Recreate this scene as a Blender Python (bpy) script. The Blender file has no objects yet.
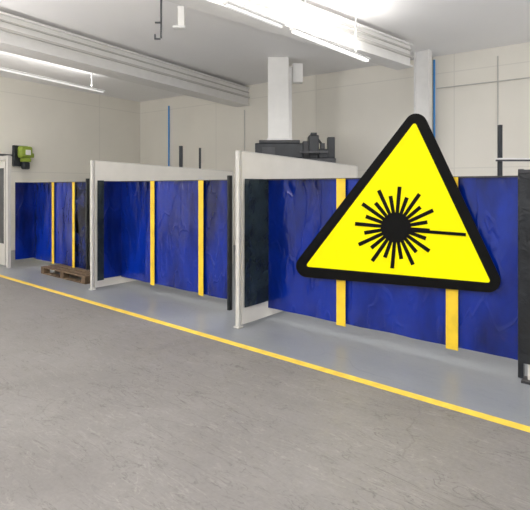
import bpy, math, random
from mathutils import Vector, noise
random.seed(3)
F=470.0; H=1.7; HY=187.0; CX=265.0
E=Vector((.7715,-.6362,0)); N=Vector((.6362,.7715,0))
def W(u,s,z=0): return E*u+N*s+Vector((0,0,z))
def PZ(px,py,z):
    Y=F*(z-H)/(HY-py); return Vector(((px-CX)*Y/F,Y,z))
def PY(px,py,Y): return Vector(((px-CX)*Y/F,Y,H+(HY-py)*Y/F))
def U(px,s):
    r=(px-CX)/F
    return (N.y*s*r-N.x*s)/(E.x-E.y*r)
def PS(px,py,s):
    u=U(px,s); p=W(u,s); p.z=H+(HY-py)*p.y/F; return p
scene=bpy.context.scene
scene.view_settings.view_transform='Standard'
col=scene.collection

# ---------- materials
def mat(name,c,rough=.5,metal=0,spec=.5,emit=None,es=0,var=.06,scale=6,bump=0,bscale=20,coat=0,detail=4,bdist=.05,stretch=None,ridge=0,rscale=3,lo=.3,hi=.7):
    m=bpy.data.materials.new(name); m.use_nodes=True
    nt=m.node_tree; b=nt.nodes['Principled BSDF']
    b.inputs['Roughness'].default_value=rough; b.inputs['Metallic'].default_value=metal
    b.inputs['Specular IOR Level'].default_value=spec
    b.inputs['Coat Weight'].default_value=coat
    tc=nt.nodes.new('ShaderNodeTexCoord'); vec=tc.outputs['Object']
    if stretch:
        mp=nt.nodes.new('ShaderNodeMapping'); mp.inputs['Scale'].default_value=stretch; nt.links.new(vec,mp.inputs['Vector']); vec=mp.outputs[0]
    n=nt.nodes.new('ShaderNodeTexNoise'); n.inputs['Scale'].default_value=scale; n.inputs['Detail'].default_value=detail
    nt.links.new(vec,n.inputs['Vector'])
    r=nt.nodes.new('ShaderNodeValToRGB')
    r.color_ramp.elements[0].position=lo; r.color_ramp.elements[1].position=hi
    r.color_ramp.elements[0].color=tuple(max(0,x*(1-var)) for x in c)+(1,)
    r.color_ramp.elements[1].color=tuple(min(1,x*(1+var)) for x in c)+(1,)
    nt.links.new(n.outputs['Fac'],r.inputs['Fac']); nt.links.new(r.outputs['Color'],b.inputs['Base Color'])
    last=None
    if bump:
        n2=nt.nodes.new('ShaderNodeTexNoise'); n2.inputs['Scale'].default_value=bscale; n2.inputs['Detail'].default_value=4; n2.inputs['Distortion'].default_value=.8
        nt.links.new(vec,n2.inputs['Vector'])
        bp=nt.nodes.new('ShaderNodeBump'); bp.inputs['Strength'].default_value=bump; bp.inputs['Distance'].default_value=bdist
        nt.links.new(n2.outputs['Fac'],bp.inputs['Height']); last=bp
    if ridge:
        n3=nt.nodes.new('ShaderNodeTexNoise'); n3.inputs['Scale'].default_value=rscale; n3.inputs['Detail'].default_value=2; n3.inputs['Distortion'].default_value=.4
        nt.links.new(vec,n3.inputs['Vector'])
        s1=nt.nodes.new('ShaderNodeMath'); s1.operation='SUBTRACT'; s1.inputs[1].default_value=.5; nt.links.new(n3.outputs['Fac'],s1.inputs[0])
        s2=nt.nodes.new('ShaderNodeMath'); s2.operation='ABSOLUTE'; nt.links.new(s1.outputs[0],s2.inputs[0])
        s3=nt.nodes.new('ShaderNodeMapRange'); s3.inputs['From Max'].default_value=.035; s3.inputs['To Min'].default_value=1; s3.inputs['To Max'].default_value=0; nt.links.new(s2.outputs[0],s3.inputs['Value'])
        b3=nt.nodes.new('ShaderNodeBump'); b3.inputs['Strength'].default_value=ridge; b3.inputs['Distance'].default_value=.012
        nt.links.new(s3.outputs[0],b3.inputs['Height'])
        if last: nt.links.new(last.outputs['Normal'],b3.inputs['Normal'])
        last=b3
    if last: nt.links.new(last.outputs['Normal'],b.inputs['Normal'])
    if emit:
        b.inputs['Emission Color'].default_value=emit+(1,); b.inputs['Emission Strength'].default_value=es
    return m
M_white=mat('painted_panel',(.70,.675,.62),.45,var=.03)
M_post=mat('post_paint',(.58,.565,.53),.4,var=.03)
M_blue=mat('blue_foil',(.001,.0145,.185),.12,spec=.5,var=.6,scale=1.4,lo=.38,hi=.62,bump=.45,bscale=3.2,bdist=.032,stretch=(1.3,1.3,.5),ridge=.40,rscale=2.6)
M_blued=mat('dark_blue_foil',(.001,.006,.05),.2,spec=.3,var=.95,scale=3.0,lo=.42,hi=.62,bump=.4,bscale=4,bdist=.03)
M_yel=mat('yellow_foil',(.86,.58,.03),.35,var=.14)
M_black=mat('black_foil',(.008,.010,.013),.3,var=.4,bump=.4,bscale=6)
M_dgreen=mat('dark_foil',(.018,.028,.030),.25,var=.5,scale=4,bump=.5,bscale=5)
M_metal=mat('dark_rail',(.05,.05,.055),.4,metal=.5)
M_sblack=mat('sign_black',(.004,.004,.004),.5,spec=.1,var=.05)
M_syel=mat('sign_yellow',(.98,.86,.0),.5,spec=.1,var=.01)
M_beam=mat('beam_paint',(.84,.83,.81),.5,var=.03)
M_duct=mat('duct_paint',(.90,.89,.86),.5,var=.02)
M_mach=mat('machine_dark',(.020,.024,.030),.4,var=.3)
M_machg=mat('machine_grey',(.06,.062,.068),.5,var=.2)
M_bluepipe=mat('blue_pipe',(.05,.30,.75),.4)
M_wood=mat('pallet_wood',(.13,.085,.05),.8,var=.4,scale=14)
M_green=mat('lime_plastic',(.30,.40,.05),.4)
M_lamp=mat('lamp_glow',(1,1,1),.5,emit=(1,.98,.95),es=1.6)
M_lampdim=mat('lamp_glow_dim',(1,1,1),.5,emit=(1,.98,.95),es=.5)
M_housing=mat('lamp_housing',(.8,.8,.78),.4,var=.02)
M_line=mat('yellow_line_paint',(.80,.56,.07),.55,var=.14,scale=9)

def wallmat(name,c,w,h):
    m=mat(name,c,.6,var=.03,scale=.8); nt=m.node_tree; b=nt.nodes['Principled BSDF']
    tc=nt.nodes.new('ShaderNodeTexCoord'); sp=nt.nodes.new('ShaderNodeSeparateXYZ'); nt.links.new(tc.outputs['Object'],sp.inputs[0])
    outs=[]
    for ax,sz in (('X',w),('Z',h)):
        d=nt.nodes.new('ShaderNodeMath'); d.operation='DIVIDE'; d.inputs[1].default_value=sz; nt.links.new(sp.outputs[ax],d.inputs[0])
        f=nt.nodes.new('ShaderNodeMath'); f.operation='FRACT'; nt.links.new(d.outputs[0],f.inputs[0])
        l=nt.nodes.new('ShaderNodeMath'); l.operation='LESS_THAN'; l.inputs[1].default_value=.022/sz; nt.links.new(f.outputs[0],l.inputs[0]); outs.append(l)
    mx=nt.nodes.new('ShaderNodeMath'); mx.operation='MAXIMUM'; nt.links.new(outs[0].outputs[0],mx.inputs[0]); nt.links.new(outs[1].outputs[0],mx.inputs[1])
    sc=nt.nodes.new('ShaderNodeMath'); sc.operation='MULTIPLY'; sc.inputs[1].default_value=.13; nt.links.new(mx.outputs[0],sc.inputs[0])
    mix=nt.nodes.new('ShaderNodeMixRGB'); mix.inputs['Color2'].default_value=(.2,.2,.19,1)
    src=b.inputs['Base Color'].links[0].from_socket
    nt.links.new(sc.outputs[0],mix.inputs['Fac']); nt.links.new(src,mix.inputs['Color1']); nt.links.new(mix.outputs[0],b.inputs['Base Color'])
    return m
M_wall=wallmat('wall_panels',(.86,.825,.74),3.4,2.1)
M_ceil=mat('ceiling_paint',(.96,.95,.945),.7,var=.005,scale=1)

def floormat():
    m=bpy.data.materials.new('concrete_floor'); m.use_nodes=True; nt=m.node_tree; b=nt.nodes['Principled BSDF']; L=nt.links.new
    tc=nt.nodes.new('ShaderNodeTexCoord')
    def nz(scale,detail,dist=0,vec=None,rough=.5):
        n=nt.nodes.new('ShaderNodeTexNoise'); n.inputs['Scale'].default_value=scale; n.inputs['Detail'].default_value=detail
        n.inputs['Distortion'].default_value=dist; n.inputs['Roughness'].default_value=rough
        L(vec or tc.outputs['Object'],n.inputs['Vector']); return n
    def ramp(src,p0,c0,p1,c1):
        r=nt.nodes.new('ShaderNodeValToRGB'); e=r.color_ramp.elements
        e[0].position=p0;e[0].color=c0+(1,);e[1].position=p1;e[1].color=c1+(1,); L(src,r.inputs['Fac']); return r
    def mixc(mode,fac,a,bb):
        x=nt.nodes.new('ShaderNodeMixRGB'); x.blend_type=mode
        if isinstance(fac,float): x.inputs['Fac'].default_value=fac
        else: L(fac,x.inputs['Fac'])
        L(a,x.inputs['Color1']); L(bb,x.inputs['Color2']); return x
    big=nz(.9,7,.4)
    conc=ramp(big.outputs['Fac'],.3,(.170,.160,.154),.7,(.210,.199,.192))
    painted=ramp(big.outputs['Fac'],.3,(.215,.230,.252),.7,(.242,.258,.281))
    sp=nt.nodes.new('ShaderNodeSeparateXYZ'); L(tc.outputs['Object'],sp.inputs[0])
    g=nt.nodes.new('ShaderNodeMath'); g.operation='GREATER_THAN'; g.inputs[1].default_value=3.718; L(sp.outputs['Y'],g.inputs[0])
    inv=nt.nodes.new('ShaderNodeMath'); inv.operation='MULTIPLY_ADD'; inv.inputs[1].default_value=-.75; inv.inputs[2].default_value=1.0; L(g.outputs[0],inv.inputs[0])
    base=mixc('MIX',g.outputs[0],conc.outputs[0],painted.outputs[0])
    fine=nz(38,6,0,rough=.75)
    fr=ramp(fine.outputs['Fac'],.3,(.90,.90,.90),.7,(1.08,1.08,1.08))
    mid=nz(7,6,.6,rough=.65)
    mr0=ramp(mid.outputs['Fac'],.3,(.94,.94,.94),.7,(1.05,1.05,1.05))
    c=mixc('MULTIPLY',inv.outputs[0],base.outputs[0],fr.outputs[0])
    c=mixc('MULTIPLY',inv.outputs[0],c.outputs[0],mr0.outputs[0])
    for (rot,sc,seedv,lo,wd,dark) in ((35,(.9,4,1),0,.52,.008,.52),(50,(.8,5,1),7,.50,.007,.56),(20,(1.2,7,1),13,.48,.010,1.3),(40,(1.5,6,1),21,.5,.008,.56),(65,(1.0,6,1),29,.5,.009,1.25)):
        mp=nt.nodes.new('ShaderNodeMapping'); mp.inputs['Scale'].default_value=sc; mp.inputs['Rotation'].default_value=(0,0,math.radians(-rot)); mp.inputs['Location'].default_value=(seedv,seedv,0); L(tc.outputs['Object'],mp.inputs['Vector'])
        st=nz(1.5,5,1.0,mp.outputs[0],.5)
        sr=nt.nodes.new('ShaderNodeValToRGB'); e=sr.color_ramp.elements
        e[0].position=lo-wd;e[0].color=(1,1,1,1); e[1].position=lo+wd;e[1].color=(1,1,1,1); q=e.new(lo); q.color=(dark,dark,dark*.98,1)
        L(st.outputs['Fac'],sr.inputs['Fac'])
        msk=nz(1.4+seedv*.05,3,0); mr=ramp(msk.outputs['Fac'],.42,(0,0,0),.56,(.9,.9,.9))
        mm=nt.nodes.new('ShaderNodeMath'); mm.operation='MULTIPLY'; L(mr.outputs[0],mm.inputs[0]); L(inv.outputs[0],mm.inputs[1])
        c=mixc('MULTIPLY',mm.outputs[0],c.outputs[0],sr.outputs[0])
    wn=nz(2,4); wm=nt.nodes.new('ShaderNodeVectorMath'); wm.operation='MULTIPLY_ADD'; wm.inputs[1].default_value=(.5,.5,0)
    L(wn.outputs['Color'],wm.inputs[0]); L(tc.outputs['Object'],wm.inputs[2])
    v=nt.nodes.new('ShaderNodeTexVoronoi'); v.feature='DISTANCE_TO_EDGE'; v.inputs['Scale'].default_value=.6; L(wm.outputs[0],v.inputs['Vector'])
    vr=ramp(v.outputs['Distance'],.001,(.66,.64,.62),.004,(1,1,1))
    cm=nz(.8,2); cmr=ramp(cm.outputs['Fac'],.48,(0,0,0),.6,(.6,.6,.6))
    c=mixc('MULTIPLY',cmr.outputs[0],c.outputs[0],vr.outputs[0])
    L(c.outputs[0],b.inputs['Base Color'])
    rr=nt.nodes.new('ShaderNodeMath'); rr.operation='MULTIPLY_ADD'; rr.inputs[1].default_value=-.22; rr.inputs[2].default_value=.52; L(g.outputs[0],rr.inputs[0]); L(rr.outputs[0],b.inputs['Roughness'])
    bp=nt.nodes.new('ShaderNodeBump'); bp.inputs['Distance'].default_value=.015
    bs=nt.nodes.new('ShaderNodeMath'); bs.operation='MULTIPLY'; bs.inputs[1].default_value=.12; L(inv.outputs[0],bs.inputs[0]); L(bs.outputs[0],bp.inputs['Strength'])
    L(fine.outputs['Fac'],bp.inputs['Height']); L(bp.outputs['Normal'],b.inputs['Normal'])
    return m
M_floor=floormat()

# ---------- object helpers
def meshobj(name,verts,faces,m,origin=Vector((0,0,0)),parent=None,smooth=False):
    me=bpy.data.meshes.new(name); me.from_pydata([tuple(Vector(v)-origin) for v in verts],[],faces); me.validate(); me.update()
    me.materials.append(m)
    if smooth:
        for p in me.polygons: p.use_smooth=True
    o=bpy.data.objects.new(name,me); col.objects.link(o)
    if parent: o.parent=parent
    else: o.location=origin
    return o
def fixn(o):
    import bmesh
    bm=bmesh.new(); bm.from_mesh(o.data); bmesh.ops.recalc_face_normals(bm,faces=bm.faces); bm.to_mesh(o.data); bm.free(); return o
BOXF=[(0,1,3,2),(4,6,7,5),(0,4,5,1),(2,3,7,6),(0,2,6,4),(1,5,7,3)]
def boxverts(f,a0,a1,b0,b1,c0,c1): return [f(a,b,c) for a in(a0,a1) for b in(b0,b1) for c in(c0,c1)]
def multi(name,boxes,m,parent=None,origin=None,f=None,bevel=0):
    f=f or W; V=[];Fc=[]
    for b in boxes:
        vs=boxverts(f,*b) if len(b)==6 else b
        k=len(V); V+=vs; Fc+=[tuple(i+k for i in q) for q in BOXF]
    org=parent.location.copy() if parent else (origin or Vector((0,0,0)))
    o=meshobj(name,V,Fc,m,org,parent); fixn(o)
    if bevel:
        md=o.modifiers.new('b','BEVEL'); md.width=bevel; md.segments=2
    return o
def each(name,boxes,m,parent,f=None,bevel=0):
    return [multi(name,[b],m,parent,f=f,bevel=bevel) for b in boxes]
def empty(name,loc,label,cat,group=None):
    o=bpy.data.objects.new(name,None); o.empty_display_size=.2; o.location=loc; col.objects.link(o)
    o['label']=label;o['category']=cat
    if group:o['group']=group
    return o
def cyl(name,p0,p1,r,m,parent=None,seg=20):
    p0=Vector(p0);p1=Vector(p1); d=(p1-p0).normalized(); a=d.orthogonal().normalized(); b=d.cross(a)
    V=[];n=seg
    for p in(p0,p1):
        for i in range(n):
            t=2*math.pi*i/n; V.append(p+a*math.cos(t)*r+b*math.sin(t)*r)
    Fc=[(i,(i+1)%n,n+(i+1)%n,n+i) for i in range(n)]+[tuple(range(n)),tuple(range(n,2*n))]
    org=parent.location.copy() if parent else p0
    o=meshobj(name,V,Fc,m,org,parent); fixn(o)
    return o

def structure(o): o['kind']='structure'; return o
# ---------- room
ang=math.atan2(E.y,E.x)
floor=meshobj('floor',[(-24,-5,0),(16,-5,0),(16,22,0),(-24,22,0)],[(0,1,2,3)],M_floor)
floor.rotation_euler=(0,0,ang); structure(floor)
ZC=4.5
corner=Vector((-4.27,16.05,0)); dB=Vector((9.57,-6.65,0)).normalized(); dL=Vector((-2.67,-3.75,0)).normalized()
def wall(name,start,d,length,m):
    o=meshobj(name,[(0,0,0),(length,0,0),(length,0,ZC+.1),(0,0,ZC+.1),(0,.2,0),(length,.2,0),(length,.2,ZC+.1),(0,.2,ZC+.1)],
      [(0,1,2,3),(4,5,6,7),(0,1,5,4),(1,2,6,5),(2,3,7,6),(3,0,4,7)],m)
    fixn(o); o.location=start; o.rotation_euler=(0,0,math.atan2(d.y,d.x)); structure(o); return o
wall('wall_back',corner,dB,17,M_wall)
wall('wall_left',corner+dL*22,-dL,22,M_wall)
structure(multi('ceiling',[(-24,16,-5,22,ZC+.1,ZC+.3)],M_ceil))

o=multi('floor_marking_line',[(-15,6,3.718-.043,3.718+.043,.0,.003)],M_line,origin=W(-4,3.718)); 
o['label']='painted yellow safety line across the concrete floor'; o['category']='floor marking'

# ---------- beams
def beam(name,a0,a1,z,w,h,label):
    p0=PZ(a0[0],a0[1],z); p1=PZ(a1[0],a1[1],z); d=(p1-p0).normalized()
    p0=p0-d*3.0
    side=Vector((d.y,-d.x,0))
    L=(p1-p0).length
    def f(a,b,c): return p0+d*a-side*b+Vector((0,0,c))
    e=empty(name,p0,label,'beam','white roof beams')
    multi('web',[(0,L,w*.35,w*.65,.03,h-.03)],M_beam,e,f=f)
    multi('flange',[(0,L,0,w,0,.03)],M_beam,e,f=f)
    multi('flange',[(0,L,0,w,h-.03,h)],M_beam,e,f=f)
    multi('side_cover',[(0,L,.06,w*.35,.03,h-.03)],M_beam,e,f=f)
    multi('cable_rail',[(0,L,.0,.06,h*.42,h*.42+.035)],M_post,e,f=f)
    multi('cable_rail',[(0,L,.02,.06,h*.72,h*.72+.02)],M_post,e,f=f)
    return e
beam('roof_beam',(0,42),(252,106),4.02,.5,.5,'white painted steel roof beam running to the wall')
beam('roof_beam',(205,0),(413,67),4.05,.35,.45,'white painted roof beam ending at the steel column')

# ---------- lamps and added fill lights
def lamp(a0,a1,z,label,ext=0,en=60,up=60,w=.035,m=None):
    p0=PZ(a0[0],a0[1],z); p1=PZ(a1[0],a1[1],z); d=(p1-p0).normalized(); p0=p0-d*ext; L=(p1-p0).length
    side=Vector((d.y,-d.x,0))
    def f(a,b,c): return p0+d*a+side*b+Vector((0,0,c))
    e=empty('ceiling_lamp',p0,label,'lamp','long fluorescent ceiling lamps')
    multi('lamp_housing',[(0,L,-.045,.045,.03,.06)],M_housing,e,f=f,bevel=.008)
    multi('fluorescent_tube',[(.03,L-.03,-w,w,0,.03)],m or M_lamp,e,f=f)
    each('hanger',[(a,a+.02,-.01,.01,.06,ZC+.1-z) for a in (.3,L-.4)],M_housing,e,f=f)
    mid=p0+d*L/2; az=math.atan2(d.y,d.x)
    for (dz,rx,en_) in ((.004,0,en),(.12,math.pi,up)):  # downward: the tube's own light; upward: added to brighten the ceiling
        l=bpy.data.lights.new('tube_and_added_uplight','AREA'); l.shape='RECTANGLE'; l.size=L*.95; l.size_y=w*1.6; l.energy=en_; l.color=(1,.975,.94)
        lo=bpy.data.objects.new('tube_and_added_uplight',l); lo.location=mid+Vector((0,0,dz if rx else -.004)); lo.rotation_euler=(rx,0,az); col.objects.link(lo)
lamp((292,32),(368,62),3.8,'long lit fluorescent lamp hanging below the white ceiling',en=65,up=18,w=.028)
lamp((225,6),(283,28.5),3.8,'slim dimmer fluorescent lamp hanging below the white ceiling',en=4,up=12,w=.016,m=M_lampdim)
lamp((0,70),(104,93),4.1,'dim fluorescent lamp strip beside the roof beam',ext=1.2,en=5,up=30,w=.016,m=M_lampdim)
def simple(x,y,z,en,up,size=5,zu=None):  # unseen fill lights without fixtures, added to brighten floor and ceiling
    for (dz,rx,en_) in ((0,0,en),(.1,math.pi,up)):
        l=bpy.data.lights.new('added_fill_light','AREA'); l.shape='RECTANGLE'; l.size=size; l.size_y=.4; l.energy=en_; l.color=(1,.975,.94)
        lo=bpy.data.objects.new('added_fill_light',l); lo.location=(x,y,z if rx==0 else (zu or 2.7)); lo.rotation_euler=(rx,0,math.radians(50)); col.objects.link(lo)
simple(-2,-1,3.6,60,480,zu=2.2); simple(-7,3,3.6,70,650,zu=2.4); simple(4.5,-1,3.6,50,300,zu=2.2); simple(10,4,3.6,80,260,zu=2.4); simple(-11,7,3.6,90,650)
# ---------- partitions
ZT=2.14
def partition(u,s1,zb,zt,label):
    s0=4.18
    e=empty('partition_wall',W(u,s0),label,'partition wall','white partition walls between the booths')
    T=.03
    v=[W(a,b,c) for a in(u-T,u+.0) for (b,cc) in((s0+.03,(.03,zt-.008)),(s1,(.03,zb))) for c in cc]
    multi('panel',[v],M_white,e)
    v=[W(a,b,c) for a in(u-T-.002,u+.002) for (b,zz) in((s0+.03,zt-.008),(s1,zb)) for c in (zz-.006,zz+.008)]
    multi('top_cap',[v],M_post,e)
    multi('post',[(u-.055,u+.002,s0-.02,s0+.015,.02,zt)],M_post,e,bevel=.004)
    multi('foot_plate',[(u-.07,u+.02,s0-.04,s0+.04,0,.02)],M_post,e,bevel=.004)
    multi('rear_post',[(u-.05,u+.002,s1,s1+.04,0,zb)],M_post,e,bevel=.004)
    return e
partition(-3.84,7.08,2.05,ZT,'tall white partition wall beside the booth with the warning sign')
partition(-7.125,7.5,2.04,ZT,'white partition wall between two blue curtained booths')
e=empty('door_frame',W(-10.41,4.18),'light grey metal door frame with dark glazed door','door frame')
multi('post',[(-10.48,-10.38,4.15,4.22,0,2.28)],M_post,e,bevel=.006)
multi('header',[(-11.9,-10.38,4.15,4.22,2.28,2.36)],M_post,e)
multi('door_leaf',[(-11.9,-10.56,4.17,4.20,.04,2.24)],M_post,e)
multi('door_glazing',[(-11.8,-10.63,4.16,4.17,.5,2.1)],M_machg,e)

# ---------- curtains
def grid(name,f,a0,a1,z0,z1,m,parent,amp,seed,na=90,nz=70):
    V=[];Fc=[]
    for i in range(na+1):
        a=a0+(a1-a0)*i/na
        for j in range(nz+1):
            z=z0+(z1-z0)*j/nz
            q=(z-z0)/(z1-z0)
            off=amp*(noise.noise(Vector((a*2.6,z*.45,seed)))+.22*noise.noise(Vector((a*5+z*.8,z*1.2,seed+9))))
            r1=1-abs(noise.noise(Vector((a*2.5+z*1.6,z*2.2-a,seed+3))))*2
            off+=.003*max(0,r1)**8*(.4+q)
            off+=.007*(max(0,q-.84)/.16)*math.sin(a*34+3*noise.noise(Vector((a*3,z*6,seed))))
            env=min(1,(i/na)*6,(1-i/na)*6)*.85+.15
            V.append(f(a,off*env,z))
    for i in range(na):
        for j in range(nz):
            k=i*(nz+1)+j; Fc.append((k,k+nz+1,k+nz+2,k+1))
    return meshobj(name,V,Fc,m,parent.location.copy(),parent,smooth=True)
Z0,Z1=.145,1.79; SC=4.70
def curtain(ul,ur,strips,sw,label,uw,wrap,seed,dark=()):
    e=empty('laser_safety_curtain',W(ul,SC),label,'safety curtain','blue laser safety curtains')
    fc=lambda a,o,z: W(a,SC+o,z)
    edges=[ul]+strips+[ur]
    for k in range(len(edges)-1):
        grid('curtain_panel',fc,edges[k],edges[k+1],Z0,Z1,M_blued if k in dark else M_blue,e,.030,seed+k*3.3)
    for s in strips:
        multi('yellow_strip',[(s-sw/2,s+sw/2,SC-.035,SC-.028,Z0-.02,Z1+.005)],M_yel,e)
    multi('top_rail',[(ul,ur,SC-.02,SC+.02,Z1-.002,Z1+.012)],M_metal,e)
    multi('support_post',[(ur,ur+.045,SC-.03,SC+.03,0,Z1+.07)],M_black,e,bevel=.005)
    s_a,s_b,wm=wrap
    fw=lambda a,o,z: W(uw+.022+abs(o)*.5,a,z)
    grid('curtain_return',fw,s_a,s_b,Z0+(.09 if wm is M_dgreen else .02),Z1+.01,wm,e,.03,seed+20,na=30)
    return e
def strip(px): return U(px,SC-.03)
c3=curtain(-3.825,U(518.5,SC),[strip(341),strip(452)],.115,'shiny blue foil curtain with two yellow strips behind the warning sign',-3.84,(4.24,4.71,M_dgreen),1.0)
c2=curtain(-7.11,U(228.5,SC),[strip(152.5),strip(201)],.10,'shiny blue foil curtain with two yellow strips between white partition walls',-7.125,(4.36,4.71,M_blue),31.0)
c1=curtain(-10.40,U(87,SC),[strip(53),strip(73.5)],.085,'blue foil curtain with dark end panel and yellow strips above a pallet',-10.41,(4.30,4.71,M_blue),57.0,dark=(2,))
grid('dark_edge_strip',lambda a,o,z: W(-7.095,a,z),4.24,4.36,Z0,Z1+.02,M_dgreen,c2,.01,4,na=6)
e=empty('black_end_curtain',W(U(520,4.6),4.6),'black foil end curtain closing the blue curtained booth','safety curtain')
ua=U(519.5,4.6)
grid('curtain_panel',lambda a,o,z: W(a,4.6+o,z),ua,ua+.6,.16,1.83,M_black,e,.02,77)
multi('support_post',[(ua+.06,ua+.14,4.62,4.67,0,1.83)],M_post,e)
multi('top_rail',[(ua,ua+.6,4.58,4.62,1.82,1.85)],M_metal,e)
multi('foot_plate',[(ua+.02,ua+.18,4.56,4.70,0,.02)],M_metal,e)

# ---------- warning sign
SS=4.635
def hull(circs,n=28):
    P=[]
    for (cx,cy,r) in circs:
        for i in range(n):
            t=2*math.pi*i/n; P.append((cx+r*math.cos(t),cy+r*math.sin(t)))
    P=sorted(set(P))
    def cr(o,a,b): return (a[0]-o[0])*(b[1]-o[1])-(a[1]-o[1])*(b[0]-o[0])
    lo=[]
    for p in P:
        while len(lo)>1 and cr(lo[-2],lo[-1],p)<=1e-9: lo.pop()
        lo.append(p)
    up=[]
    for p in reversed(P):
        while len(up)>1 and cr(up[-2],up[-1],p)<=1e-9: up.pop()
        up.append(p)
    return lo[:-1]+up[:-1]
sg=empty('laser_warning_sign',PS(398,275,SS),'large triangular yellow and black laser radiation warning sign','warning sign')
def plate(name,polys,s,t,m):
    V=[];Fc=[]
    for P in polys:
        pp=[PS(x,y,SS) for x,y in P]
        k=len(V);n=len(pp)
        V+=[p+N*(s-SS) for p in pp]+[p+N*(s+t-SS) for p in pp]
        Fc+=[tuple(k+i for i in range(n)),tuple(k+n+i for i in range(n))[::-1]]+[(k+i,k+(i+1)%n,k+n+(i+1)%n,k+n+i) for i in range(n)]
    return fixn(meshobj(name,V,Fc,m,sg.location.copy(),sg))
plate('black_border_plate',[hull([(416,125,11.5),(307.5,266,11.5),(489,281,11.5)])],SS,.006,M_sblack)
plate('yellow_field',[hull([(414.5,125.5,2),(309,264.8,2),(487.8,280.6,2)])],SS-.002,.002,M_syel)
cx,cy=396,227.5
star=[]
nr=24
for k in range(nr):
    t=2*math.pi*(k+.35)/nr
    Lr=41 if k%2==0 else 32
    w0,w1=1.75,1.95
    if k==0: Lr=34
    c,s_=math.cos(t),math.sin(t)
    q=lambda r,w:(cx+r*c-w*s_,cy+r*s_+w*c)
    star+= [q(15,-w0),q(Lr,-w1),q(Lr,w1),q(15,w0)]
plate('sunburst_symbol',[star],SS-.004,.002,M_sblack)
plate('beam_line',[[(cx+13,cy+1.2),(466,233.0),(466,236.2),(cx+13,cy+4.4)]],SS-.008,.006,M_sblack)

# ---------- exhaust duct and machine
Y=10.35
def PB(x0,x1,y0,y1,Ya,dep):
    a=PY(x0,y1,Ya);b=PY(x1,y0,Ya); return (a.x,b.x,Ya,Ya+dep,a.z,b.z)
fx=lambda a,b,c: Vector((a,b,c))
def zero(t): l=list(t); l[4]=0; return tuple(l)
mc=empty('processing_machine',PY(295,160,Y)*1,'dark grey industrial machine standing behind the partition wall','machine')
mc.location.z=0
multi('machine_body',[zero(PB(257,336,158,170,Y,.95))],M_machg,mc,f=fx,bevel=.02)
multi('top_housing',[PB(255,303,143,158,Y,.9)],M_mach,mc,f=fx,bevel=.02)
multi('housing_lid',[PB(259,300,140,143,Y+.05,.75)],M_machg,mc,f=fx,bevel=.01)
multi('motor_block',[PB(309,319,135,158,Y+.1,.4)],M_mach,mc,f=fx,bevel=.02)
multi('motor_cap',[PB(311,317,132.5,135,Y+.15,.25)],M_mach,mc,f=fx,bevel=.01)
multi('motor_fin_block',[PB(303,309,141,158,Y+.15,.3)],M_machg,mc,f=fx,bevel=.01)
multi('control_cabinet',[PB(319,328,149,158,Y,.35)],M_mach,mc,f=fx,bevel=.015)
multi('valve_block',[PB(321,325,143,149,Y+.05,.2)],M_machg,mc,f=fx,bevel=.01)
multi('control_screen',[PB(328,335,137,158,Y+.05,.2)],M_mach,mc,f=fx,bevel=.01)
multi('cable_tray',[PB(300,328,151,153,Y-.06,.05)],M_machg,mc,f=fx)
multi('side_louvre',[PB(262,275,147,155,Y-.02,.02)],M_machg,mc,f=fx)
cyl('hose',(PY(316,137,Y+.2)),(PY(324,147,Y+.2)),.025,M_mach,mc)
zb=PB(259,300,140,143,Y+.05,.75)[5]+.005
pl0=PY(268,0,Y+.12); pr0=PY(292,0,Y+.12)
dt=empty('exhaust_duct',Vector((pl0.x,Y+.12,zb)),'white rectangular exhaust duct rising from the machine to the ceiling','duct')
multi('duct_shaft',[(pl0.x,pr0.x-.07,Y+.12,Y+.5,zb,ZC+.1)],M_duct,dt,f=fx,bevel=.008)
multi('duct_edge_cover',[(pr0.x-.07,pr0.x+.0,Y+.2,Y+.5,zb,ZC-.1)],M_beam,dt,f=fx)
multi('duct_collar',[(pl0.x-.02,pr0.x,Y+.10,Y+.52,zb+.0,zb+.04)],M_beam,dt,f=fx)
multi('side_bracket',[PB(292.5,303,63,82,Y+.3,.2)],M_duct,dt,f=fx,bevel=.01)

# ---------- column at wall
Yc=10.0
pc=PY(421,0,Yc); pc.z=0
cl=empty('steel_column',pc,'white painted steel column standing against the panelled wall','column')
fcx=lambda a,b,c: pc+E*a+N*b+Vector((0,0,c))
multi('web',[(-.13,.13,.10,.14,0,ZC+.1)],M_beam,cl,f=fcx)
multi('flange',[(-.16,-.13,.0,.2,0,ZC+.1)],M_beam,cl,f=fcx)
multi('flange',[(.13,.16,.0,.2,0,ZC+.1)],M_beam,cl,f=fcx)
multi('cover_plate',[(-.13,.13,.03,.05,0,ZC+.1)],M_beam,cl,f=fcx)
nb=Vector((-6.65,-9.57,0)).normalized()
def wallpoint(px):
    r=(px-CX)/F; t=(r*16.05+4.27)/(9.57+6.65*r)
    return Vector((corner.x+9.57*t,corner.y-6.65*t,0))
def pipe(px,y0,y1,label,r=.024,m=None,name='wall_pipe'):
    p=wallpoint(px)+nb*(r+.006)
    z0=H+(HY-y1)*p.y/F; z1=H+(HY-y0)*p.y/F
    o=cyl(name,(p.x,p.y,z0),(p.x,p.y,z1),r,m or M_bluepipe); o['label']=label;o['category']='pipe'
pipe(434.5,60,200,'thin blue compressed-air pipe beside the steel column',.022)
pipe(169.5,106,200,'thin blue vertical pipe on the panelled wall',.024)
pipe(498,56,200,'thin light grey vertical conduit on the panelled wall',.012,M_post,'wall_conduit')
pipe(245,110,200,'thin light grey vertical conduit on the panelled wall',.014,M_post,'wall_conduit')
p0=wallpoint(437)+nb*.05; p1=wallpoint(600)+nb*.05
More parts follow.
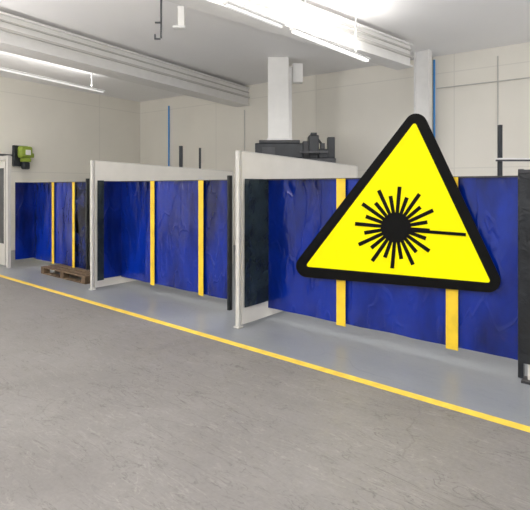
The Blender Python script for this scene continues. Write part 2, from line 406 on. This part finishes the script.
o=cyl('wall_conduit',(p0.x,p0.y,3.88),(p1.x,p1.y,3.88),.012,M_post); o['label']='thin horizontal conduit crossing the panelled wall'; o['category']='pipe'
# ---------- poles
def pole(px,yt,Yp,label,w=.05,group=None):
    a=PY(px,yt,Yp)
    e=empty('support_pole',Vector((a.x,Yp,0)),label,'pole',group)
    multi('shaft',[(a.x-w/2,a.x+w/2,Yp-w/2,Yp+w/2,.02,a.z)],M_mach,e,f=fx)
    multi('foot_plate',[(a.x-.1,a.x+.1,Yp-.1,Yp+.1,0,.02)],M_mach,e,f=fx)
    return e
pole(181,146,11.3,'black metal pole standing behind the curtained booth',.08,group='black metal poles')
pole(200,148,11.6,'black metal pole standing behind the curtained booth',.05,group='black metal poles')
pl=pole(500,125,6.9,'tall black pole behind the blue curtain carrying a rail',.05)
a=PY(500,160.5,6.85); b=PY(575,159.5,6.85)
multi('grey_rail',[(a.x-.06,b.x,6.82,6.86,a.z-.012,a.z+.012)],M_machg,pl,f=fx)
multi('white_rail',[(a.x-.06,b.x,6.81,6.86,a.z+.012,a.z+.035)],M_duct,pl,f=fx)

# ---------- device on wall
lw=Vector((2.67,3.75,0)).normalized(); ln=Vector((lw.y,-lw.x,0))
r=(23-CX)/F
t=(corner.x-r*corner.y)/(lw.x-r*lw.y); pw=corner-lw*t
Yd=pw.y
zc=H+(HY-157)*Yd/F
dv=empty('wall_control_unit',Vector((pw.x,pw.y,zc))+ln*.01,'black control unit with lime green casing mounted on the wall','control unit')
fd=lambda a,b,c: Vector((pw.x,pw.y,zc))+lw*a+ln*b+Vector((0,0,c))
multi('mount_box',[(-.30,.10,.0,.10,-.26,.30)],M_mach,dv,f=fd,bevel=.02)
multi('casing',[(-.22,.14,.10,.28,-.04,.28)],M_green,dv,f=fd,bevel=.06)
multi('lower_casing',[(-.12,.08,.10,.24,-.34,-.14)],M_mach,dv,f=fd,bevel=.04)
multi('green_collar',[(-.14,.10,.10,.25,-.14,-.04)],M_green,dv,f=fd,bevel=.02)
multi('dial_plate',[(-.08,.06,.28,.31,.04,.18)],M_duct,dv,f=fd,bevel=.02)
multi('casing_knob',[(.12,.2,.12,.22,-.02,.10)],M_green,dv,f=fd,bevel=.02)
multi('cable_duct',[(-1.5,-.30,.0,.06,.0,.05)],M_machg,dv,f=fd)

# ---------- pallet
s0=4.33;s1=5.0
pu0=U(41,s0); pu1=U(85,s0)
pa=empty('wooden_pallet',W(pu0,s0),'worn brown wooden pallet on the floor under the blue curtain','pallet')
L=pu1-pu0
each('top_board',[(pu0,pu1,s0+i*.14,s0+i*.14+.11,.118,.138) for i in range(5)],M_wood,pa)
each('stringer_board',[(x,x+.12,s0,s1,.098,.118) for x in(pu0,pu0+L/2-.06,pu1-.12)],M_wood,pa)
for x in(pu0,pu0+L/2-.06,pu1-.12):
    each('support_block',[(x,x+.12,y,y+.12,.02,.098) for y in(s0,s0+.28,s1-.12)],M_wood,pa)
each('bottom_board',[(pu0,pu1,y,y+.12,0,.02) for y in(s0,s0+.28,s1-.12)],M_wood,pa)

# ---------- hanging fittings
p=PZ(161,38,3.9)
hk=empty('hanging_bracket',p,'thin grey hooked bracket hanging from the ceiling','bracket')
multi('rod',[(p.x-.012,p.x+.012,p.y,p.y+.02,p.z,ZC+.1)],M_machg,hk,f=fx)
multi('hook',[(p.x-.10,p.x-.01,p.y,p.y+.02,p.z-.02,p.z)],M_machg,hk,f=fx)
multi('hook_tip',[(p.x-.10,p.x-.08,p.y,p.y+.02,p.z,p.z+.06)],M_machg,hk,f=fx)
multi('cross_arm',[(p.x-.09,p.x-.012,p.y,p.y+.02,p.z+.22,p.z+.24)],M_machg,hk,f=fx)
p=PZ(181,29,4.05)
hb=empty('ceiling_junction_box',p,'white junction box hanging beside the roof beam','junction box')
multi('box_body',[(p.x-.05,p.x+.05,p.y,p.y+.10,p.z+.05,p.z+.35)],M_duct,hb,f=fx,bevel=.01)
multi('mounting_arm',[(p.x-.02,p.x+.02,p.y+.03,p.y+.07,p.z+.35,ZC+.1)],M_housing,hb,f=fx)
multi('base_plate',[(p.x-.12,p.x+.06,p.y-.01,p.y+.11,p.z+.02,p.z+.05)],M_housing,hb,f=fx)

# ---------- world, camera
w=bpy.data.worlds.new('w'); scene.world=w; w.use_nodes=True
w.node_tree.nodes['Background'].inputs[0].default_value=(.97,.98,1,1); w.node_tree.nodes['Background'].inputs[1].default_value=1.0
cam=bpy.data.cameras.new('cam'); co=bpy.data.objects.new('cam',cam); col.objects.link(co)
co.location=(0,0,H); co.rotation_euler=(math.pi/2,0,0)
cam.sensor_fit='HORIZONTAL'; cam.sensor_width=36; cam.lens=36*F/530; cam.shift_y=-(255-HY)/530
cam.clip_start=.05
scene.camera=co
